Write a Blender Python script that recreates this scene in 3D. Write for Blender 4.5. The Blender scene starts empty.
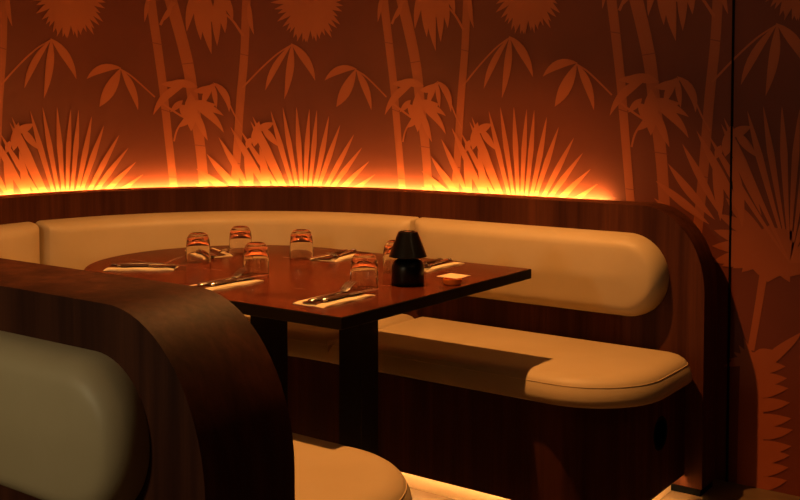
import bpy, bmesh, math, random
from mathutils import Vector, Matrix
random.seed(7)
C = bpy.context.scene.collection
PI = math.pi

# ------------------------------------------------------------------ camera, world, lights, exposure
F_PX, PITCH, YAW, EYE, HORIZON = 1032.0, math.radians(2.5), math.radians(36.0), 1.228, 110.0
PPY = HORIZON + F_PX * math.tan(PITCH)            # principal point row
cam_d = bpy.data.cameras.new('camera'); cam = bpy.data.objects.new('camera', cam_d); C.objects.link(cam)
cam.location = (0, 0, EYE); cam.rotation_euler = (PI/2 - PITCH, 0, YAW)
cam_d.sensor_width = 36; cam_d.lens = F_PX / 800 * 36; cam_d.shift_y = -(250 - PPY) / 800
cam_d.clip_start = 0.05
sc = bpy.context.scene; sc.camera = cam
w = bpy.data.worlds.new('world'); sc.world = w; w.use_nodes = True
w.node_tree.nodes['Background'].inputs[0].default_value = (1, 0.40, 0.16, 1)
w.node_tree.nodes['Background'].inputs[1].default_value = 0.012
vs = sc.view_settings
vs.view_transform = 'Standard'; vs.look = 'None'; vs.gamma = 1; vs.use_curve_mapping = False; vs.exposure = 0.0

CEIL = 2.50
WARM = (1, 0.385, 0.085)
# recessed ceiling downlights: name, place, power, colour, cone, radius
DOWNLIGHTS = [
    ((-1.69, 2.24), 208, WARM, 97, 0.018, 'recessed ceiling downlight above the laid dining table'),
    ((0.25, 1.75), 2.2, WARM, 110, 0.04, 'recessed ceiling downlight above the open aisle'),
]
for (lx, ly), pw, col, cone, rad, _ in DOWNLIGHTS:
    ld = bpy.data.lights.new('downlight_beam', 'SPOT'); lo = bpy.data.objects.new('downlight_beam', ld); C.objects.link(lo)
    lo.location = (lx, ly, CEIL - 0.045); lo.rotation_euler = (0, math.radians(6 if pw > 100 else 0), 0); ld.energy = pw; ld.color = col
    ld.spot_size = math.radians(cone); ld.spot_blend = 0.6; ld.shadow_soft_size = rad

# ------------------------------------------------------------------ pixel helpers (directions only; depth comes from surfaces)
def ray(x, y):
    cx = (x - 400) / F_PX; cy = -(y - PPY) / F_PX
    fw = math.cos(PITCH) + cy * math.sin(PITCH); z = -math.sin(PITCH) + cy * math.cos(PITCH)
    return (cx * math.cos(YAW) - fw * math.sin(YAW), cx * math.sin(YAW) + fw * math.cos(YAW), z)

# ------------------------------------------------------------------ layout constants (metres; X along the booth arms, Y across)
END = -1.12                # open end of both arms
BX = -2.30                 # centre of the bend
PY_FAR, PY_NEAR = 3.17, 1.25
BY = (PY_FAR + PY_NEAR) / 2
RB = (PY_FAR - PY_NEAR) / 2
PT = 0.12                  # back panel thickness
TOP = 0.918
WALL_Y = 3.36
RW = WALL_Y - 2.2155; WBY = 2.2155
SEAT_Z, SEAT_B = 0.465, 0.380
SF_FAR, SF_NEAR = 2.632, 1.850
EF, EN = END - .012, END - .072        # seat ends of the far and near arm

# ------------------------------------------------------------------ materials
def mat(name, base=(.5, .5, .5), rough=.5, metal=0., spec=.5):
    m = bpy.data.materials.new(name); m.use_nodes = True
    b = m.node_tree.nodes['Principled BSDF']
    b.inputs['Base Color'].default_value = (*base, 1); b.inputs['Roughness'].default_value = rough
    b.inputs['Metallic'].default_value = metal; b.inputs['Specular IOR Level'].default_value = spec
    return m, m.node_tree, b
def noise(nt, scale, detail=4, vec=None, stretch=None, rough=.5, dist=0):
    n = nt.nodes.new('ShaderNodeTexNoise'); n.inputs['Scale'].default_value = scale
    n.inputs['Detail'].default_value = detail; n.inputs['Roughness'].default_value = rough
    n.inputs['Distortion'].default_value = dist
    tc = nt.nodes.new('ShaderNodeTexCoord')
    mp = nt.nodes.new('ShaderNodeMapping'); nt.links.new(tc.outputs['Object'], mp.inputs[0])
    if stretch: mp.inputs['Scale'].default_value = stretch
    nt.links.new(mp.outputs[0], n.inputs['Vector'])
    return n
def ramp(nt, src, stops):
    r = nt.nodes.new('ShaderNodeValToRGB'); e = r.color_ramp.elements
    while len(e) < len(stops): e.new(.5)
    for el, (p, c) in zip(e, stops): el.position = p; el.color = (*c, 1)
    nt.links.new(src, r.inputs[0]); return r
def bump(nt, b, src, strength, dist=.002):
    bn = nt.nodes.new('ShaderNodeBump'); bn.inputs['Strength'].default_value = strength; bn.inputs['Distance'].default_value = dist
    nt.links.new(src, bn.inputs['Height']); nt.links.new(bn.outputs[0], b.inputs['Normal'])
def mix(nt, a, b_, fac, mode='MULTIPLY'):
    m = nt.nodes.new('ShaderNodeMix'); m.data_type = 'RGBA'; m.blend_type = mode
    m.inputs[0].default_value = fac
    nt.links.new(a, m.inputs[6]); nt.links.new(b_, m.inputs[7]); return m.outputs[2]

def leather(name, c1, c2):
    m, nt, b = mat(name, c1, .48, 0, .35)
    n = noise(nt, 5, 4); r = ramp(nt, n.outputs[0], [(.3, c1), (.75, c2)])
    nt.links.new(r.outputs[0], b.inputs['Base Color'])
    n2 = noise(nt, 420, 2); bump(nt, b, n2.outputs[0], .18, .001)
    return m
LEATHER = leather('cream_leather', (.44, .345, .205), (.49, .39, .245))
PIPING, _, _ = mat('tan_piping', (.55, .42, .25), .55)

def wood(name, dark, light, stretch, rough, spec=.4, rr=.1, band=9.):
    m, nt, b = mat(name, dark, rough, 0, spec)
    n = noise(nt, 1.0, 8, stretch=stretch, rough=.62, dist=.35)
    r = ramp(nt, n.outputs[0], [(.30, dark), (.52, tuple((a + c) / 2 for a, c in zip(dark, light))), (.72, light)])
    s2 = tuple(band if v > 4 else .12 for v in stretch)
    n2 = noise(nt, 1.0, 1, stretch=s2)
    r2 = ramp(nt, n2.outputs[0], [(.38, (.62, .58, .55)), (.60, (1, 1, 1))])
    nt.links.new(mix(nt, r.outputs[0], r2.outputs[0], 1.0), b.inputs['Base Color'])
    n3 = noise(nt, 1.0, 6, stretch=tuple(v * 3 for v in stretch))
    mr = nt.nodes.new('ShaderNodeMapRange'); mr.inputs[3].default_value = rough - rr / 2; mr.inputs[4].default_value = rough + rr
    nt.links.new(n3.outputs[0], mr.inputs[0]); nt.links.new(mr.outputs[0], b.inputs['Roughness'])
    bump(nt, b, n3.outputs[0], .06, .001)
    return m
WALNUT = wood('walnut_veneer', (.040, .0103, .0042), (.100, .029, .0118), (38, 38, 1.6), .55, .13)
TABLE = wood('mahogany_tabletop', (.066, .0115, .0042), (.104, .0205, .0074), (1.3, 30, 30), .24, .5, .06)
EDGE, _, _ = mat('dark_edge_band', (.006, .004, .003), .5, 0, .2)
BLACK, nt_, b_ = mat('black_powder_coat', (.004, .0035, .0035), .6, 0, .2)
bump(nt_, b_, noise(nt_, 300, 2).outputs[0], .05, .0005)
LAMPB, nt_, b_ = mat('satin_black_lamp', (.003, .003, .003), .32, 0, .3)
bump(nt_, b_, noise(nt_, 200, 2).outputs[0], .02, .0003)
STEEL, nt_, b_ = mat('polished_steel', (.80, .77, .74), .27, 1)
bump(nt_, b_, noise(nt_, 90, 3).outputs[0], .03, .0004)
HANDLE, nt_, b_ = mat('dark_wood_handle', (.055, .022, .012), .38)
LINEN, nt_, b_ = mat('cream_linen', (.68, .58, .41), .85, 0, .2)
bump(nt_, b_, noise(nt_, 700, 2).outputs[0], .25, .0006)
CARD, nt_, b_ = mat('cream_card', (.72, .60, .40), .7)
bump(nt_, b_, noise(nt_, 300, 2).outputs[0], .1, .0004)
GLASS, nt_, b_ = mat('clear_glass', (1, .95, .90), .015, 0, .5)
b_.inputs['Transmission Weight'].default_value = 1; b_.inputs['IOR'].default_value = 1.48
AMBER, nt_, b_ = mat('amber_glass', (.95, .24, .02), .25, 0, .5)
b_.inputs['Transmission Weight'].default_value = .1; b_.inputs['IOR'].default_value = 1.45
VOID, _, _ = mat('vent_black', (.002, .002, .002), .9, 0, .1)
FLOORM, nt_, b_ = mat('oak_floor', (.3, .2, .11), .4)
n_ = noise(nt_, 1, 6, stretch=(3, 22, 22)); r_ = ramp(nt_, n_.outputs[0], [(.3, (.085, .05, .025)), (.7, (.125, .08, .042))])
nt_.links.new(r_.outputs[0], b_.inputs['Base Color'])
CEILM, _, _ = mat('ceiling_paint', (.12, .07, .05), .9)
KICK, _, _ = mat('kick_board_laminate', (.55, .38, .22), .5)
def emit(name, col, st):
    m = bpy.data.materials.new(name); m.use_nodes = True; nt = m.node_tree
    b = nt.nodes['Principled BSDF']; b.inputs['Base Color'].default_value = (*col, 1)
    b.inputs['Emission Color'].default_value = (*col, 1); b.inputs['Emission Strength'].default_value = st
    return m
LED_COVE = emit('cove_led', (1, .46, .11), 175)
LED_KICK = emit('kick_led', (1, .54, .18), 58)
BULB = emit('downlight_lens', (1, .66, .34), 150)
def paint(name, c1, c2, rough=.62):
    m, nt, b = mat(name, c1, rough, 0, .3)
    n = noise(nt, 3.5, 5); r = ramp(nt, n.outputs[0], [(.35, c1), (.7, c2)])
    nt.links.new(r.outputs[0], b.inputs['Base Color'])
    bump(nt, b, noise(nt, 160, 3).outputs[0], .05, .0008)
    return m
WALLP = paint('oxblood_wall', (.125, .024, .0088), (.145, .0285, .0105))
PRINT = paint('terracotta_print', (.325, .077, .0235), (.36, .088, .027))
PRINT2 = paint('rust_print', (.285, .066, .020), (.32, .075, .023))
INK = paint('dark_print_line', (.16, .03, .012), (.18, .035, .014))

# ------------------------------------------------------------------ helpers
def link(name, me, m=None, parent=None):
    o = bpy.data.objects.new(name, me); C.objects.link(o)
    if m is not None and len(me.materials) == 0: me.materials.append(m)
    if parent: o.parent = parent
    return o
def mesh(name, vs_, fs, m, parent=None, smooth=None):
    me = bpy.data.meshes.new(name); me.from_pydata([tuple(v) for v in vs_], [], fs)
    bm = bmesh.new(); bm.from_mesh(me); bmesh.ops.remove_doubles(bm, verts=bm.verts, dist=1e-6)
    bmesh.ops.recalc_face_normals(bm, faces=bm.faces)
    if smooth is not None:
        for f in bm.faces: f.smooth = True
        for e in bm.edges:
            if len(e.link_faces) == 2 and e.calc_face_angle(0) > smooth: e.smooth = False
    bm.to_mesh(me); bm.free()
    return link(name, me, m, parent)
def tag(o, label, cat, group=None):
    o['label'] = label; o['category'] = cat
    if group: o['group'] = group
    return o
def thing(name, label, cat, loc=(0, 0, 0), rz=0, group=None):
    o = bpy.data.objects.new(name, None); C.objects.link(o); o.location = loc; o.rotation_euler = (0, 0, rz)
    o.empty_display_size = .1
    return tag(o, label, cat, group)
def struct(o): o['kind'] = 'structure'; return o
def copy_thing(root, loc, rz, label=None):
    r = root.copy(); C.objects.link(r); r.location = loc; r.rotation_euler = (0, 0, rz)
    if label: r['label'] = label
    for ch in list(root.children):
        c = ch.copy(); C.objects.link(c); c.parent = r
    return r
def ring_stack(rings, cap0=True, cap1=True):
    vs_, fs = [], []; n = len(rings[0])
    for r in rings: vs_ += r
    for k in range(len(rings) - 1):
        for i in range(n):
            j = (i + 1) % n
            fs.append((k*n + i, k*n + j, (k+1)*n + j, (k+1)*n + i))
    if cap0: fs.append(tuple(reversed(range(n))))
    if cap1: fs.append(tuple(range((len(rings)-1)*n, len(rings)*n)))
    return vs_, fs
def inset(poly, d):
    """offset a counter-clockwise plan outline inwards by d"""
    n = len(poly); out = []
    for i in range(n):
        p0, p1, p2 = poly[i-1], poly[i], poly[(i+1) % n]
        a = Vector((p1[0]-p0[0], p1[1]-p0[1])); b = Vector((p2[0]-p1[0], p2[1]-p1[1]))
        if a.length < 1e-7: a = b
        if b.length < 1e-7: b = a
        a.normalize(); b.normalize()
        n1 = Vector((-a.y, a.x)); n2 = Vector((-b.y, b.x)); s = n1 + n2
        k = max(.35, 1 + n1.dot(n2))
        out.append((p1[0] + d * s.x / k, p1[1] + d * s.y / k))
    return out
def prism(name, poly, z0, z1, m, parent=None, bev=0):
    if bev:
        rings = [[(*p, z0) for p in poly], [(*p, z1 - bev) for p in poly]]
        rings.append([(*p, z1) for p in inset(poly, bev)])
    else: rings = [[(*p, z0) for p in poly], [(*p, z1) for p in poly]]
    return mesh(name, *ring_stack(rings), m, parent, math.radians(30))
def box_verts(c, s):
    return [(c[0]+sx*s[0]/2, c[1]+sy*s[1]/2, c[2]+sz*s[2]/2) for sz in (-1, 1) for sx, sy in ((-1,-1),(1,-1),(1,1),(-1,1))]
BOXF = [(3,2,1,0),(4,5,6,7),(0,1,5,4),(1,2,6,5),(2,3,7,6),(3,0,4,7)]
def arc(cx, cy, r, a0, a1, n):
    return [(cx + r*math.cos(a0 + (a1-a0)*i/n), cy + r*math.sin(a0 + (a1-a0)*i/n)) for i in range(n+1)]
def lathe(name, prof, m, parent=None, seg=48, mod=None, smooth=math.radians(35)):
    vs_, fs = [], []; idx = []
    for (r, z) in prof:
        row = []
        if r < 1e-6:
            vs_.append((0, 0, z)); row = [len(vs_)-1] * seg
        else:
            for i in range(seg):
                rr = r + (mod(i, r, z) if mod else 0); a = 2*PI*i/seg
                vs_.append((rr*math.cos(a), rr*math.sin(a), z)); row.append(len(vs_)-1)
        idx.append(row)
    for a, b in zip(idx[:-1], idx[1:]):
        for i in range(seg):
            j = (i+1) % seg
            f = []
            for v in (a[i], a[j], b[j], b[i]):
                if v not in f: f.append(v)
            if len(f) > 2: fs.append(tuple(f))
    return mesh(name, vs_, fs, m, parent, smooth)
def tube(name, pts, r, m, parent=None, closed=False, seg=6):
    n = len(pts); vs_, fs = [], []
    for i in range(n):
        p = Vector(pts[i])
        a = Vector(pts[(i-1) % n]) if (closed or i > 0) else p; b = Vector(pts[(i+1) % n]) if (closed or i < n-1) else p
        t = (b - a).normalized(); up = Vector((0, 0, 1)); s = t.cross(up).normalized(); up = s.cross(t)
        for k in range(seg):
            q = p + r*(math.cos(2*PI*k/seg)*s + math.sin(2*PI*k/seg)*up); vs_.append(tuple(q))
    for i in range(n if closed else n-1):
        for k in range(seg):
            fs.append((i*seg+k, i*seg+(k+1) % seg, ((i+1) % n)*seg+(k+1) % seg, ((i+1) % n)*seg+k))
    return mesh(name, vs_, fs, m, parent, math.radians(60))

# ------------------------------------------------------------------ the setting
fl = struct(mesh('floor', box_verts((-1.8, 1.0, -.05), (7.0, 6.4, .1)), BOXF, FLOORM))
ce = struct(mesh('ceiling', box_verts((-1.8, 1.0, CEIL + .05), (7.0, 6.4, .1)), BOXF, CEILM))

def wall_pt(s, z, off=0.0):
    """wall surface: straight for s < -BX, then the concentric curve; off = distance proud of the wall"""
    if s <= -BX: return (-s, WALL_Y - off, z)
    th = (s + BX) / RW; r = RW - off
    return (BX - r*math.sin(th), WBY + r*math.cos(th), z)
JOINT = 1.103
def wall_mesh(name, s0, s1, z0, z1, m, ns):
    vs_, fs = [], []
    ss = [s0 + (s1-s0)*i/ns for i in range(ns+1)]
    for off in (0, -.06):
        for s in ss:
            vs_ += [wall_pt(s, z0, off), wall_pt(s, z1, off)]
    n = len(ss)
    for i in range(n-1):
        fs.append((2*i, 2*i+2, 2*i+3, 2*i+1)); k = 2*n
        fs.append((k+2*i+1, k+2*i+3, k+2*i+2, k+2*i))
        fs.append((2*i, k+2*i, k+2*i+2, 2*i+2)); fs.append((2*i+1, 2*i+3, k+2*i+3, k+2*i+1))
    fs.append((0, 1, 2*n+1, 2*n)); e = 2*(n-1); fs.append((e, 2*n+e, 2*n+e+1, e+1))
    return struct(mesh(name, vs_, fs, m, None, math.radians(40)))
wall_back = wall_mesh('wall_back', JOINT + .004, -BX + RW*2.6, 0, CEIL, WALLP, 110)
wall_right = wall_mesh('wall_right', -.9, JOINT - .004, 0, CEIL, WALLP, 6)
struct(mesh('trim_1', box_verts((-JOINT, WALL_Y + .018, CEIL/2), (.0065, .044, CEIL)), BOXF, VOID))   # dark strip filling the wall joint

# ---- printed mural: flat shapes laid on the wall, described once and repeated every PERIOD
PERIOD = 0.972
def px_wall(x, y):
    r = ray(x, y); t = WALL_Y / r[1]
    if r[0]*t >= BX: return (-r[0]*t, r[2]*t + EYE)
    a = r[0]**2 + r[1]**2; b = -(r[0]*BX + r[1]*WBY); c = BX*BX + WBY*WBY - RW*RW
    t = (-b + math.sqrt(b*b - a*c)) / a
    return (-BX + RW*math.atan2(-(r[0]*t - BX), r[1]*t - WBY), r[2]*t + EYE)
PXM = 3.75 / F_PX            # metres per pixel on the wall, for widths
def spline(pts, n):
    """smooth polyline through control points"""
    out = []; P = [pts[0]] + list(pts) + [pts[-1]]
    for i in range(1, len(P)-2):
        for k in range(n):
            t = k / n
            q = []
            for d in (0, 1):
                a, b, c, e = P[i-1][d], P[i][d], P[i+1][d], P[i+2][d]
                q.append(.5*(2*b + (c-a)*t + (2*a-5*b+4*c-e)*t*t + (3*b-a-3*c+e)*t**3))
            out.append(tuple(q))
    out.append(tuple(pts[-1])); return out
class Print:
    """collects ribbons in wall coordinates (s, z)"""
    def __init__(self): self.v = []; self.f = []; self.lay = []; self.n = 0
    def ribbon(self, pts, widths):
        n = len(pts); b0 = len(self.v)
        for i, (p, wd) in enumerate(zip(pts, widths)):
            a = pts[max(i-1, 0)]; b = pts[min(i+1, n-1)]
            t = Vector((b[0]-a[0], b[1]-a[1])); t.normalize() if t.length > 0 else None
            nx, ny = -t.y*wd/2, t.x*wd/2
            self.v += [(p[0]+nx, p[1]+ny), (p[0], p[1]), (p[0]-nx, p[1]-ny)]
        self.lay += [self.n]*(3*n); self.n += 1
        for i in range(n-1):
            k = b0 + 3*i
            self.f += [(k, k+1, k+4, k+3), (k+1, k+2, k+5, k+4)]
    def leaf(self, p0, p1, wd, bend=0., peak=.42, px=True, pw=.9):
        a = px_wall(*p0) if px else p0; b = px_wall(*p1) if px else p1
        dx, dz = b[0]-a[0], b[1]-a[1]; n = 9; pts = []; ws = []
        for i in range(n):
            t = i/(n-1); k = bend*4*t*(1-t)
            pts.append((a[0]+dx*t - dz*k, a[1]+dz*t + dx*k))
            u = t/peak if t < peak else (1-t)/(1-peak)
            ws.append(max(.0004, wd*PXM*math.sin(PI/2*max(u, 0))**(pw if t < peak else .9)))
        self.ribbon(pts, ws)
    def blade(self, p0, p1, wd, bend=0.):
        a = px_wall(*p0); b = px_wall(*p1); dx, dz = b[0]-a[0], b[1]-a[1]; pts = []; ws = []
        for t in (0, .1, .2, .3, .4, .5, .6, .7, .8, .87, .93, .97, 1):
            k = bend*4*t*(1-t); pts.append((a[0]+dx*t - dz*k, a[1]+dz*t + dx*k))
            ws.append(max(.0004, wd*PXM*min(1, .12 + t*1.25)*min(1, ((1-t)/.28))**.75))
        self.ribbon(pts, ws)
    def stalk(self, ps, w0, w1, n=6):
        pts = spline([px_wall(*p) for p in ps], n); m = len(pts)
        self.ribbon(pts, [(w0 + (w1-w0)*i/(m-1))*PXM for i in range(m)])
    def build(self, name, k, off, m, parent=None):
        vs_ = [(s + k*PERIOD, z) for s, z in self.v]
        sm = sum(v[0] for v in vs_)/len(vs_)
        if max(v[1] for v in vs_) > CEIL: vs_ = [(s, min(z, CEIL-.002)) for s, z in vs_]
        par = wall_back if sm > JOINT else wall_right
        me = bpy.data.meshes.new(name); me.from_pydata([wall_pt(s, z, off + .00003*l) for (s, z), l in zip(vs_, self.lay)], [], self.f)
        return link(name, me, m, par)

motifs = []      # (name, Print, offset, material)
def motif(name, off=.0010, m=None):
    p = Print(); motifs.append((name, p, .0006 + .00013*len(motifs), m or PRINT)); return p
# three bamboo canes
for pts, w0, w1 in (([(375, -95), (384, 0), (389, 43), (393.5, 83), (396, 112), (402.5, 189), (412, 300)], 10.5, 8),
                    ([(378, -95), (402, 0), (415.5, 62), (420.5, 105), (425.5, 147), (428.5, 189), (436, 300)], 14, 10),
                    ([(472, -95), (467, 0), (465, 50), (461, 100), (457, 165), (452, 230), (446, 320)], 9.5, 9)):
    p = motif('mural_bamboo_cane', .0010, PRINT2); p.stalk(pts, w0, w1, 8)
p = motif('mural_cane_joint', .0016, INK)
for a, b in (((383.5, 42), (394.5, 44)), ((409.5, 63), (421, 61)), ((391.5, 109), (400, 112)), ((419.5, 146), (431, 148)), ((461, 49.5), (469.5, 51.5)), ((398.5, 178), (406, 179)), ((453, 166), (461, 168))):
    p.ribbon([px_wall(*a), px_wall(*b)], [.8*PXM]*2)
# drooping leaf sprigs
p = motif('mural_leaf_sprig', .0012)
p.stalk([(463, 86), (480, 65), (496, 48), (510, 37.5)], 2.0, 1.6)
p.leaf((510, 37), (484, 88.5), 7.5, .06, .55); p.leaf((510, 36), (502, 98), 9, -.03); p.leaf((509, 36), (533, 77), 9.5, -.08)
p = motif('mural_leaf_sprig', .0012)
p.stalk([(612, 95), (597, 80), (586, 70), (576, 64)], 1.6, 1.8)
p.leaf((578, 63), (543, 76.5), 9, .14, .5); p.leaf((577, 63), (555, 106.5), 13, -.02, .55); p.leaf((577, 64), (594, 110), 8.5, -.06)
# tangled leaves between the canes
p = motif('mural_leaf_tangle', .0013)
for a, b, wd, bd in (((418, 104), (446, 134), 9, -.1), ((418, 106), (446, 116), 8, -.1), ((420, 100), (440, 104), 9, .1), ((420, 108), (432, 142), 8, 0),
                     ((414, 84), (385, 115), 9, .12), ((412, 86), (392, 84), 8, .05), ((424, 86), (398, 82), 9, .05), ((420, 90), (440, 82), 8, .1),
                     ((437, 81), (451, 112), 8, -.14), ((437, 82), (428, 106), 8, .06), ((437, 82), (440, 108), 6, 0), ((418, 118), (408, 104), 12, 0),
                     ((420, 118), (406, 128), 6, 0), ((418, 92), (418, 132), 15, 0), ((411, 100), (400, 112), 7, 0)):
    p.leaf(a, b, wd, bd)
p.stalk([(390, 101), (404, 112), (418, 122)], 2.4, 2); p.stalk([(403, 142), (406, 130), (413, 118)], 2, 2)
p.stalk([(440, 84), (448, 96), (456, 116), (462, 128)], 1.6, 1.6)
# hanging foliage at the top
p = motif('mural_hanging_foliage', .0013)
for a, b, wd, bd in (((428, -22), (436, 51), 13, .02), ((426, -20), (415, 29), 10, .04), ((438, -14), (448, 28), 11, -.06), ((424, -8), (427, 37), 10, 0),
                     ((440, -8), (441, 42), 10, 0), ((440, -18), (455, 14), 10, -.08), ((422, -30), (440, 22), 14, 0), ((394, 20), (402, -4), 5, .1)):
    p.leaf(a, b, wd, bd)
p.stalk([(392, 24), (398, 10), (405, 0)], 3, 2.5); p.stalk([(464, 30), (456, 16), (449, 8)], 3, 2)
p.leaf((470, -8), (474, 28), 6, .05); p.leaf((382, -6), (378, 22), 5, 0)
# round spiky frond at the top
p = motif('mural_spiky_frond', .0012)
for i in range(46):
    a = math.radians(360*i/46 + random.uniform(-2, 2)); R = 41 + random.uniform(-4, 4)
    p.leaf((528, -14), (528 + R*math.cos(a)*.86, -14 + R*math.sin(a)*1.2), 6.5, random.uniform(-.02, .02), .55)
p.leaf((514, -20), (516, 32), 8); p.leaf((524, -30), (524, 34), 16, 0, .5); p.leaf((536, -30), (538, 28), 16, 0, .5)
# great palm fan
FANC = (521, 240)
p = motif('mural_palm_fan', .0014)
for (tx, ty), wd in (((489, 111), 9), ((500.5, 107), 8.5), ((514, 107), 9), ((527, 109), 8.5), ((534.5, 110), 8.5), ((547, 117), 9),
                     ((559, 127), 9), ((574, 138), 9), ((583, 153), 8.5), ((591, 169), 8.5), ((598, 184), 8), ((602, 199), 8), ((604, 214), 8),
                     ((472, 117), 10), ((461, 132), 9), ((603, 229), 8)):
    p.blade(FANC, (tx, ty), wd*.72, random.uniform(-.012, .012))
# wind-blown frond left of the fan
p = motif('mural_side_frond', .0013)
for tip, root, wd in (((441.5, 139), (470, 200), 7), ((431, 156), (466, 204), 8), ((422, 171), (462, 208), 8), ((421, 186), (456, 212), 7), ((452, 128), (488, 205), 8),
                      ((464, 150), (470, 205), 9), ((478, 150), (486, 210), 9), ((470, 122), (500, 200), 8)):
    p.leaf(root, tip, wd, random.uniform(-.03, .03), .5)
for a, b, wd in (((473, 150), (478, 122), 11), ((476, 132), (492, 124), 9), ((480, 128), (496, 150), 8), ((470, 140), (466, 152), 7)):
    p.leaf(a, b, wd)
# the lower fan, stalk and fern, hidden behind the booth elsewhere
for name, pr, off, m in motifs:
    for k in (-2, -1, 0, 1, 2):
        pr.build(name, k, off, m)
def low(name, off, m=PRINT2):
    return Print(), name, off, m
pr = Print()
for tx, ty in ((712, 262), (712, 246), (714, 230), (718, 214), (726, 198), (742, 272), (733, 268), (722, 266), (790, 282), (812, 276), (830, 262)):
    pr.leaf((772, 246), (tx, ty), 11, random.uniform(-.03, .03), .6)
pr.leaf((770, 225), (768, 282), 44, 0, .5); pr.leaf((795, 232), (745, 262), 34, 0, .5); pr.leaf((752, 244), (812, 270), 34, 0, .5)
pr.build('mural_palm_heart', 0, .0015, PRINT2)
pr = Print(); pr.stalk([(764, 272), (758, 310), (751, 350)], 7, 6); pr.build('mural_palm_stalk', 0, .0014, PRINT2)
pr = Print()
pr.stalk([(752, 352), (751, 410), (750, 496)], 20, 24)
for i in range(11):
    y = 352 + i*13
    pr.leaf((752, y + 3), (793 - abs(i-6)*1.5, y + random.uniform(-3, 3)), 12, random.uniform(-.03, .03), .35)
for i in range(5):
    pr.leaf((756, 358 + i*4), (724 + i*5, 366 - i*7), 7, 0, .4)
    pr.leaf((762, 362), (770 + i*8, 348 - i*9 + 20), 9, .03, .4)
pr.build('mural_fern', 0, .0014, PRINT2)

# ------------------------------------------------------------------ the booth
booth = thing('curved_booth', 'curved walnut booth bench with cream leather seats wrapped around the laid table', 'booth', (-2.3, 2.21, 0))
def bp(o):                       # parent to the booth keeping world coordinates
    o.parent = booth; o.matrix_parent_inverse = Matrix.Translation((2.3, -2.21, 0)); return o
def end_profile(x_far, x_end, rx, rz, top, z0, n=18):
    """panel outline in (x, z): rounded top corner at the open end"""
    pts = [(x_far, z0), (x_end, z0)]
    pts += [(x_end - rx + rx*math.cos(PI/2*i/n), top - rz + rz*math.sin(PI/2*i/n)) for i in range(n+1)]
    pts.append((x_far, top)); return pts
def panel_y(name, outline, y0, y1, m):
    rings = [[(x, y0, z) for x, z in outline], [(x, y1, z) for x, z in outline]]
    return mesh(name, *ring_stack(rings), m, None, math.radians(25))
# back panel: straight far arm, then the bend
bp(panel_y('back_panel', end_profile(BX, END, .215, .27, TOP, .024), PY_FAR, PY_FAR + PT, WALNUT))
NB = 50; A_END = math.radians(152.5)
vs_, fs = [], []
for i in range(NB+1):
    a = A_END*i/NB
    for r, z in ((RB, .024), (RB, TOP), (RB+PT, TOP), (RB+PT, .024)):
        vs_.append((BX - r*math.sin(a), BY + r*math.cos(a), z))
for i in range(NB):
    for k in range(4):
        fs.append((4*i+k, 4*i+(k+1) % 4, 4*i+4+(k+1) % 4, 4*i+4+k))
fs += [(0, 1, 2, 3), (4*NB+3, 4*NB+2, 4*NB+1, 4*NB)]
bp(mesh('curved_back_panel', vs_, fs, WALNUT, None, math.radians(25)))
bp(mesh('panel_foot', box_verts(((BX+END-.006)/2, PY_FAR + PT/2, .012), (END-BX-.006, PT-.008, .024)), BOXF, VOID))

# back cushions: pads on the panel face, shape from distance to their rounded outline
def back_pt(s, z, t):
    if s <= -BX: return (-s, PY_FAR - t, z)
    th = (s + BX) / RB; r = RB - t
    return (BX - r*math.sin(th), BY + r*math.cos(th), z)
def sd_round(s, z, s0, s1, z0, z1, rs):
    """inside distance to a rounded rectangle with corner radius r0 at s0 and r1 at s1"""
    cx, cz = (s0+s1)/2, (z0+z1)/2; hx, hz = (s1-s0)/2, (z1-z0)/2
    r = rs[0] if s < cx else rs[1]
    qx, qz = abs(s-cx) - hx + r, abs(z-cz) - hz + r
    return -(math.hypot(max(qx, 0), max(qz, 0)) + min(max(qx, qz), 0) - r)
def pad(name, s0, s1, z0, z1, rs, depth, place, e=.042, m=LEATHER):
    hz = (z1-z0)/2; zc = (z0+z1)/2; L = s1-s0
    ss = []
    for i in range(15): ss.append(s0 + rs[0]*(1-math.cos(PI/2*i/14)))
    nm = max(4, int(L/.045))
    for i in range(1, nm): ss.append(s0 + rs[0] + (L-rs[0]-rs[1])*i/nm)
    for i in range(15): ss.append(s1 - rs[1] + rs[1]*math.sin(PI/2*i/14))
    M = 26; vs_, fs = [], []
    for s in ss:
        if s < s0+rs[0]: h = hz - rs[0] + math.sqrt(max(0, rs[0]**2 - (s0+rs[0]-s)**2))
        elif s > s1-rs[1]: h = hz - rs[1] + math.sqrt(max(0, rs[1]**2 - (s-s1+rs[1])**2))
        else: h = hz
        for j in range(M+1):
            z = zc - h*math.cos(PI*j/M)
            d = max(0, sd_round(s, z, s0, s1, z0, z1, rs))
            q = min(d/e, 1); t = depth*(.80*math.sqrt(max(0, 1-(1-q)**2)) + .20*min(1, d/hz)**.6)
            vs_.append(place(s, z, t))
    n = M+1
    for i in range(len(ss)-1):
        for j in range(M): fs.append((i*n+j, (i+1)*n+j, (i+1)*n+j+1, i*n+j+1))
    # closed back
    b0 = len(vs_)
    for s in ss:
        if s < s0+rs[0]: h = hz - rs[0] + math.sqrt(max(0, rs[0]**2 - (s0+rs[0]-s)**2))
        elif s > s1-rs[1]: h = hz - rs[1] + math.sqrt(max(0, rs[1]**2 - (s-s1+rs[1])**2))
        else: h = hz
        vs_ += [place(s, zc-h, 0), place(s, zc+h, 0)]
    for i in range(len(ss)-1): fs.append((b0+2*i, b0+2*i+1, b0+2*i+3, b0+2*i+2))
    return mesh(name, vs_, fs, m, None, math.radians(50))
Z0, Z1 = .552, .826
SEAM1, SEAM2 = 2.21, -BX + RB*1.548
S_END = -BX + RB*A_END
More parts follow.
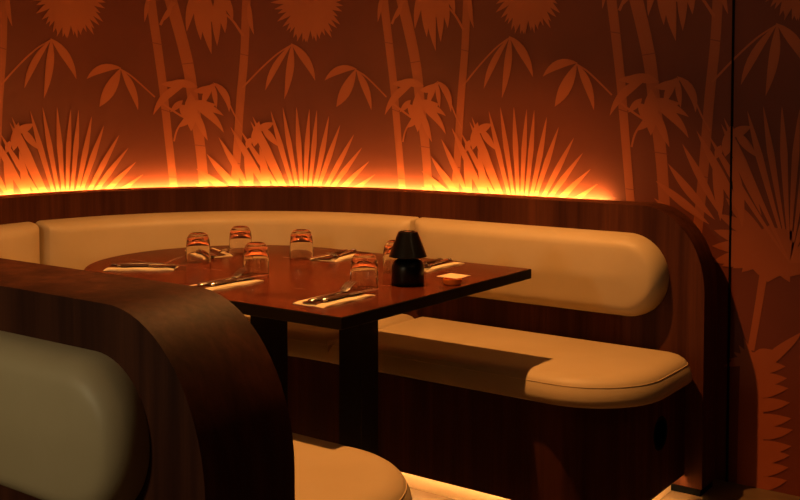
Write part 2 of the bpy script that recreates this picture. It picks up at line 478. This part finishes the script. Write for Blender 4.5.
bp(pad('back_cushion', 1.236, SEAM1 - .001, Z0, Z1, (.136, .012), .085, back_pt))
bp(pad('back_cushion', SEAM1 + .001, SEAM2 - .002, Z0, Z1, (.012, .022), .085, back_pt))
bp(pad('back_cushion', SEAM2 + .002, S_END - .005, Z0, Z1, (.022, .012), .085, back_pt))
bp(pad('back_cushion', 1.236, 2.29, Z0, Z1, (.136, .012), .085, lambda s, z, t: (-s, PY_NEAR + t, z)))

# seat cushions
def seat_outline(which):
    R1 = .25
    if which == 'far':      # counter-clockwise
        return [(-SEAM1, PY_FAR - .002), (-SEAM1, SF_FAR)] + arc(EF-R1, SF_FAR+R1, R1, -PI/2, -.02, 18) + arc(EF-.09, PY_FAR-.002-.09, .09, .0, PI/2, 8)
    if which == 'near':
        return list(reversed([(-SEAM1, PY_NEAR + .002), (-SEAM1, SF_NEAR)] + arc(EN-R1, SF_NEAR-R1, R1, PI/2, .02, 18) + arc(EN-.09, PY_NEAR+.002+.09, .09, 0, -PI/2, 8)))
    iy, ir = (SF_FAR+SF_NEAR)/2, (SF_FAR-SF_NEAR)/2
    return [(-SEAM1-.002, PY_FAR-.002)] + arc(BX, BY, RB-.002, PI/2, 3*PI/2, 40) + [(-SEAM1-.002, PY_NEAR+.002), (-SEAM1-.002, SF_NEAR)] + \
        list(reversed(arc(BX, iy, ir, PI/2, 3*PI/2, 30))) + [(-SEAM1-.002, SF_FAR)]
def seat(which):
    o = seat_outline(which); H = SEAT_Z - SEAT_B
    prof = [(0.004, 0), (-.003, .007), (-.003, H*.28), (.002, H*.5), (.009, H-.030), (.013, H-.022), (.020, H-.0145), (.032, H-.007), (.048, H-.002), (.065, H)]
    rings = [[(*p, SEAT_B + h) for p in inset(o, d)] for d, h in prof]
    s = bp(mesh('seat_cushion', *ring_stack(rings), LEATHER, None, math.radians(50)))
    t = tube('piping', [(*p, SEAT_B + H - .028) for p in inset(o, .010)], .0015, PIPING, None, True)
    t.parent = s; t.matrix_parent_inverse = s.matrix_parent_inverse.copy() @ Matrix.Identity(4)
    t.matrix_parent_inverse = Matrix.Identity(4)
    return s
for wch in ('far', 'bend', 'near'): seat(wch)

def u_outline(fi, ei):
    R1 = .25
    o = [(EF-ei, PY_FAR-.002)]
    o += arc(BX, BY, RB-.002, PI/2, 3*PI/2, 40)
    o += [(EN-ei, PY_NEAR+.002)]
    o += arc(EN-ei-R1, SF_NEAR-fi-R1, R1, 0, PI/2, 18)
    iy, ir = (SF_FAR+SF_NEAR)/2, (SF_FAR-SF_NEAR)/2 + fi
    o += list(reversed(arc(BX, iy, ir, PI/2, 3*PI/2, 30)))
    o += arc(EF-ei-R1, SF_FAR+fi+R1, R1, -PI/2, 0, 18)
    return o
PL = .063; PB = .086
base = bp(prism('base', u_outline(.022, .045), PB, SEAT_B, WALNUT))
bp(prism('kick_board', u_outline(.066, .089), 0.0, PB, KICK))
# thin lit profile under the base, following its front
def front_path(fi, ei):
    o = u_outline(fi, ei); n = len(o)
    k0 = 43                                        # after the outer bend and the near back corner
    return [o[42]] + o[k0:] + [o[0]]
def front_band(name, i0, i1, z0, z1, m):
    f0, f1 = front_path(i0, i0 + .023), front_path(i1, i1 + .023); vs_, fs = [], []
    for a, b in zip(f0, f1): vs_ += [(*a, z0), (*b, z0), (*b, z1), (*a, z1)]
    for i in range(len(f0)-1):
        for k in range(4): fs.append((4*i+k, 4*i+(k+1) % 4, 4*i+4+(k+1) % 4, 4*i+4+k))
    e = 4*(len(f0)-1); fs += [(0, 1, 2, 3), (e+3, e+2, e+1, e)]
    return bp(mesh(name, vs_, fs, m))
front_band('base_lip', .022, .034, PL, PB, WALNUT)
front_band('kick_light_strip', .044, .056, PB - .008, PB, LED_KICK)
# round vent in the end of the base
xe = EF - .045
vn = lathe('vent', [(0, .0), (.040, .0), (.046, .003), (.050, .003), (.052, 0)], VOID, None, 32)
vn.matrix_world = Matrix.Translation((xe, 2.962, .249)) @ Matrix.Rotation(PI/2, 4, 'Y')
bpy.context.view_layer.update()
vn.parent = booth; vn.matrix_parent_inverse = Matrix.Translation((2.3, -2.21, 0))
# cove light strip in the gap between booth and wall
def cove_pt(s, off, z):
    if s <= -BX: return (-s, PY_FAR + PT + off, z)
    th = (s+BX)/(RB+PT); r = RB + PT + off
    return (BX - r*math.sin(th), BY + r*math.cos(th), z)
cs = [1.535 + (-BX + (RB+PT)*2.5 - 1.535)*i/90 for i in range(91)]
vs_, fs = [], []
for s in cs: vs_ += [cove_pt(s, .044, TOP-.017), cove_pt(s, .054, TOP-.017), cove_pt(s, .054, TOP-.009), cove_pt(s, .044, TOP-.009)]
for i in range(90):
    for k in range(4): fs.append((4*i+k, 4*i+(k+1) % 4, 4*i+4+(k+1) % 4, 4*i+4+k))
fs += [(0, 1, 2, 3), (363, 362, 361, 360)]
bp(mesh('cove_light_strip', vs_, fs, LED_COVE))
vs_, fs = [], []
for s in cs: vs_ += [cove_pt(s, 0, TOP-.026), cove_pt(s, .056, TOP-.026), cove_pt(s, .056, TOP-.0175), cove_pt(s, 0, TOP-.0175)]
for i in range(90):
    for k in range(4): fs.append((4*i+k, 4*i+(k+1) % 4, 4*i+4+(k+1) % 4, 4*i+4+k))
bp(mesh('cove_light_ledge', vs_, fs, EDGE))

# ------------------------------------------------------------------ the divider to the neighbouring booth
div = thing('booth_divider', 'thick walnut partition with a rounded corner and a cream pad on its outer face', 'partition', (-1.9, 1.15, 0))
dv = panel_y('partition_panel', end_profile(-2.72, END, .225, .28, TOP, 0), 1.05, PY_NEAR - .002, WALNUT)
nc = pad('back_cushion', 1.243, 2.29, .574, .838, (.13, .012), .07, lambda s, z, t: (-s, 1.05 - t, z))
nc['label'] = 'cream leather pad with a round end'
for o in (dv, nc): o.parent = div; o.matrix_parent_inverse = Matrix.Translation((1.9, -1.15, 0))

# ------------------------------------------------------------------ the table
TZ, TT = .75, .03
TY, TR = 2.282, .452
TX1, TXC = -1.497, -2.29
tbl = thing('dining_table', 'reddish-brown dining table with one round end on black posts', 'table', (-1.98, TY, 0))
def tp(o, par=None):
    o.parent = par or tbl; o.matrix_parent_inverse = Matrix.Translation((1.98, -TY, 0)) if not par else Matrix.Identity(4); return o
to = [(TX1, TY-TR), (TX1, TY+TR)] + arc(TXC, TY, TR, PI/2, 3*PI/2, 48)
rings = [[(*p, TZ-TT) for p in inset(to, .002)], [(*p, TZ-TT+.002) for p in to], [(*p, TZ-.002) for p in to], [(*p, TZ) for p in inset(to, .002)]]
top = tp(mesh('tabletop', *ring_stack(rings), TABLE, None, math.radians(25)))
top.data.materials.append(EDGE)
for f in top.data.polygons:
    if abs(f.normal.z) < .9 or f.normal.z < 0: f.material_index = 1
for lx in (-1.803, -2.150):
    s = .079
    vs_, fs = [], []
    sq = [(lx-s/2, TY-s/2), (lx+s/2, TY-s/2), (lx+s/2, TY+s/2), (lx-s/2, TY+s/2)]
    lg = tp(prism('leg', sq, .012, TZ-TT, BLACK))
    sq = [(lx-.16, TY-.22), (lx+.16, TY-.22), (lx+.16, TY+.22), (lx-.16, TY+.22)]
    tp(prism('base_plate', [(x if abs(x-lx) < 1 else x, y) for x, y in sq], 0, .012, BLACK, None, .002)) if lx < -2 else None
tp(prism('base_plate', [(-1.65, TY-.22), (-1.65, TY+.22), (-1.98, TY+.22), (-1.98, TY-.22)], 0, .012, BLACK, None, .002))

# ------------------------------------------------------------------ things on the table
lamp = thing('table_lamp', 'small black cordless lamp with cone shade on the table', 'lamp', (-1.637, 2.290, TZ))
lathe('lamp_base', [(0, 0), (.043, 0), (.0450, .003), (.0450, .046), (.0435, .055), (.038, .065), (.027, .0705), (0, .072)], LAMPB, lamp, 48)
lathe('stem', [(0, .0715), (.008, .0715), (.008, .141), (0, .141)], LAMPB, lamp, 20)
lathe('lamp_shade', [(.0495, .0775), (.0515, .077), (.0525, .0785), (.0295, .138), (.0265, .1445), (.019, .147), (.0165, .1465), (.0155, .1445), (0, .1440), (0, .1410), (.022, .140), (.027, .137), (.0495, .0775)], LAMPB, lamp, 48)

lathe('highlight_disc', [(0, .1435), (.012, .1435), (.0125, .145), (.011, .1462), (0, .1466)], STEEL, lamp, 24)  # added steel disc standing in for the bright reflection on the lamp top

GH = .093
def rib(i, r, z):
    return (-.0008 if i % 2 else .0003) if (r > .0352 and .004 < z < GH - .030) else 0
prof = [(0, GH-.002), (.015, GH-.002), (.0195, GH), (.0250, GH-.002), (.0300, GH-.007), (.0345, GH-.018), (.0365, GH-.030), (.0374, GH-.045), (.0380, .006), (.0378, .001), (.0368, 0),
        (.0358, .001), (.0356, .006), (.0350, GH-.045), (.0335, GH-.034), (.0290, GH-.0245), (.018, GH-.020), (0, GH-.018)]
glabel = 'upturned ribbed clear tumbler beside '
gspots = [((-2.405, 2.233), glabel + 'the cutlery at the round table end'), ((-2.427, 2.442), glabel + 'the back wall side of the round table end'),
          ((-2.093, 2.168), glabel + 'the second napkin from the lamp, camera side'), ((-2.200, 2.488), glabel + 'a napkin along the wall side of the table'),
          ((-1.700, 2.176), glabel + 'the lamp, over a fork and knife'), ((-1.791, 2.444), glabel + 'the lamp, partly hidden behind its shade')]
gspots = [(p, l) for p, l in gspots]
g0 = None
labels = ['upturned ribbed clear tumbler standing at the round end of the table by a cutlery set',
          'upturned ribbed clear tumbler beside the rumpled napkin at the far round end',
          'upturned ribbed clear tumbler standing behind the middle napkin of the table\'s open side',
          'upturned ribbed clear tumbler standing before a napkin along the wall bench side',
          'upturned ribbed clear tumbler between the black lamp and the fork with upright tines',
          'upturned ribbed clear tumbler half hidden behind the black table lamp']
for i, ((x, y), _) in enumerate(gspots):
    if g0 is None:
        g0 = lathe('drinking_glass', prof, GLASS, None, 48, rib); g = g0
    else:
        g = g0.copy(); C.objects.link(g)
    g.location = (x, y, TZ + .0002); g.rotation_euler = (0, 0, .3*i)
    tag(g, labels[i], 'glass', 'upturned tumblers on the table')

# napkins: folded strips, local long axis = +Y (towards the table middle)
def napkin_mesh():
    vs_, fs = [], []
    W, L = .098, .208
    # three soft folds across the width: profile in x
    xs = [-.5, -.485, -.30, -.12, -.02, .05, .2, .33, .485, .5]
    hs = [.0015, .0052, .0056, .0054, .0040, .0052, .0056, .0052, .0048, .0015]
    n = 12
    for k in range(n+1):
        y = -L/2 + L*k/n
        for x, h in zip(xs, hs):
            vs_.append((x*W + .0008*math.sin(k*1.3), y, h*(.35 if k in (0, n) else 1) + .0006*math.sin(k*.9 + x*9)))
    m = len(xs)
    for k in range(n):
        for j in range(m-1): fs.append((k*m+j, k*m+j+1, (k+1)*m+j+1, (k+1)*m+j))
    b0 = len(vs_)
    for k in range(n+1):
        y = -L/2 + L*k/n
        vs_ += [(-W/2, y, 0), (W/2, y, 0)]
    for k in range(n):
        fs.append((b0+2*k, b0+2*k+2, b0+2*k+3, b0+2*k+1))
        fs.append((k*m, (k+1)*m, b0+2*k+2, b0+2*k)); fs.append((k*m+m-1, b0+2*k+1, b0+2*k+3, (k+1)*m+m-1))
    for k, rv in ((0, 0), (n, 1)):
        f = [k*m+j for j in range(m)] + [b0+2*k+1, b0+2*k]; fs.append(tuple(f))
    return vs_, fs
def build_cutlery():
    """fork and knife, long axis +Y, base at z=0"""
    def loft(secs):
        vs_, fs = [], []; n = 10
        for y, hw, hh, zc in secs:
            for k in range(n): a = 2*PI*k/n; vs_.append((hw*math.cos(a), y, zc + hh*math.sin(a)))
        for i in range(len(secs)-1):
            for k in range(n): fs.append((i*n+k, i*n+(k+1) % n, (i+1)*n+(k+1) % n, (i+1)*n+k))
        fs += [tuple(range(n)), tuple(range((len(secs)-1)*n, len(secs)*n))]
        return vs_, fs
    hand = [(-.098, .004, .002, .0045), (-.096, .0085, .0038, .0045), (-.07, .0092, .0044, .0045), (-.02, .0066, .0038, .0045), (-.005, .0046, .0034, .0045)]
    cap = [(-.1005, .0060, .003, .0045), (-.099, .0090, .0042, .0045), (-.088, .0094, .0047, .0045)]
    fork = bpy.data.objects.new('fork', None); knife = bpy.data.objects.new('knife', None)
    for e in (fork, knife):
        C.objects.link(e); e.empty_display_size = .05
        mesh('handle', *loft(hand), STEEL if e == fork else HANDLE, e, math.radians(60)); mesh('end_cap', *loft(cap), STEEL, e, math.radians(60))
    neck = [(-.006, .0040, .0032, .0045), (.02, .0026, .0022, .0045), (.045, .0030, .0018, .0040), (.056, .0100, .0016, .0040), (.066, .0138, .0014, .0065), (.074, .0142, .0012, .0098)]
    vs_, fs = loft(neck)
    for t in range(4):
        x = -.0117 + .0078*t; b0 = len(vs_)
        ps = [(.073, .0096), (.085, .0150), (.099, .0200), (.112, .0230)]
        for i, (y, z) in enumerate(ps):
            wd = .0021 if i < 3 else .0007
            for dx, dz in ((-wd, -.0007), (wd, -.0007), (wd, .0007), (-wd, .0007)): vs_.append((x+dx, y, z+dz))
        for i in range(3):
            for k in range(4): fs.append((b0+4*i+k, b0+4*i+(k+1) % 4, b0+4*i+4+(k+1) % 4, b0+4*i+4+k))
        fs.append((b0+12, b0+13, b0+14, b0+15))
    mesh('head', vs_, fs, STEEL, fork, math.radians(50))
    bl = [(-.006, .0040, .0032, .0045), (.004, .0060, .0016, .0045), (.05, .0105, .0010, .0045), (.09, .0105, .0009, .0045), (.108, .0065, .0007, .0045), (.116, .0012, .0005, .0045)]
    mesh('blade', *loft(bl), STEEL, knife, math.radians(60))
    return fork, knife
nm = napkin_mesh()
nap0 = mesh('napkin', *nm, LINEN, None, math.radians(50))
BAND, nt_, b_ = mat('dark_brown_band', (.085, .026, .013), .85, 0, .2)
bump(nt_, b_, noise(nt_, 700, 2).outputs[0], .25, .0006)
bw, bl = .0225, .0995
band0 = mesh('center_band', box_verts((-.002, .002, .0066), (bw*2, bl*2, .0012)), BOXF, BAND, nap0)  # darker brown strip laid along the middle of the napkin
fork0, knife0 = build_cutlery()
# x, y, heading of the long axis (degrees from +Y), wording
sets = [(-1.650, 1.992, 0, 'before the black lamp at the table\'s square end'),
        (-2.040, 1.990, 0, 'midway along the table\'s open side'),
        (-2.455, 2.052, -53, 'on the round table end beside the partition'),
        (-2.530, 2.395, -115, 'between two tumblers on the round table end'),
        (-2.125, 2.590, 188, 'midway along the wall bench side of the table'),
        (-1.765, 2.600, 180, 'behind the black lamp on the wall bench side')]
for i, (x, y, h, wd) in enumerate(sets):
    a = math.radians(h)
    if i == 0: nk, fk, kn = nap0, fork0, knife0
    else:
        nk = nap0.copy(); C.objects.link(nk); fk = copy_thing(fork0, (0, 0, 0), 0); kn = copy_thing(knife0, (0, 0, 0), 0)
    nk.location = (x, y, TZ); nk.rotation_euler = (0, 0, a)
    bd = band0 if i == 0 else band0.copy()
    if i: C.objects.link(bd)
    bd.parent = nk
    ca, sa = math.cos(a), math.sin(a)
    def at(lx, ly): return (x + lx*ca - ly*sa, y + lx*sa + ly*ca)
    q = at(-.016, .006); fk.location = (*q, TZ + .0070); fk.rotation_euler = (0, 0, a + math.radians(9))
    q = at(.021, .030); kn.location = (*q, TZ + .0070); kn.rotation_euler = (0, 0, a + math.radians(-3))
    tag(nk, 'folded cream linen napkin ' + wd, 'napkin', 'napkins on the table')
    tag(fk, 'steel fork on the napkin ' + wd, 'fork', 'forks on the napkins')
    tag(kn, 'dark-handled knife on the napkin ' + wd, 'knife', 'knives on the napkins')

# small amber dish with a card on it
dish = lathe('candle_dish', [(0, 0), (.020, 0), (.0245, .004), (.026, .012), (.0255, .0165), (.0235, .0165), (.0225, .006), (0, .0045)], AMBER, None, 32)
dish.location = (-1.537, 2.360, TZ + .0002)
tag(dish, 'small round amber glass dish under the cream card', 'dish')
r = .034
card = mesh('paper_card', *ring_stack([[(-r, -r, 0), (r, -r, 0), (r, r, 0), (-r, r, 0)], [(-r, -r, .0016), (r, -r, .0016), (r, r, .0016), (-r, r, .0016)]]), CARD)
card.location = (-1.552, 2.390, TZ + .0169); card.rotation_euler = (0, 0, math.radians(-2))
tag(card, 'small square cream card lying on the amber dish', 'card')

# ------------------------------------------------------------------ recessed ceiling downlights
for i, ((lx, ly), pw, col, cone, rad, lab) in enumerate(DOWNLIGHTS):
    d = thing('ceiling_downlight', lab, 'light', (lx, ly, CEIL), 0, 'ceiling downlights')
    lathe('trim_ring', [(.034, 0), (.048, 0), (.050, -.003), (.048, -.006), (.036, -.006), (.034, 0)], BLACK, d, 32)
    lathe('lens', [(0, -.001), (.033, -.001), (.033, -.003), (0, -.003)], BULB, d, 24)

# added globe pendant, out of view, to light the partition's outer face
pend = thing('added_fill_pendant', 'added globe pendant out of view as fill light for the partition', 'lamp', (-1.75, -.30, CEIL))
lathe('canopy', [(0, 0), (.05, 0), (.05, -.02), (.03, -.028), (0, -.028)], BLACK, pend, 32)
lathe('cord', [(0, -.027), (.003, -.027), (.003, -1.05), (0, -1.05)], BLACK, pend, 8)
lathe('fitting', [(0, -1.04), (.022, -1.04), (.026, -1.09), (0, -1.09)], BLACK, pend, 24)
lathe('globe', [(0 if k in (0, 16) else .09*math.sin(PI*k/16), -1.17 + .09*math.cos(PI*k/16)) for k in range(17)], emit('fill_globe_glow', (1, .82, .47), 70), pend, 32)
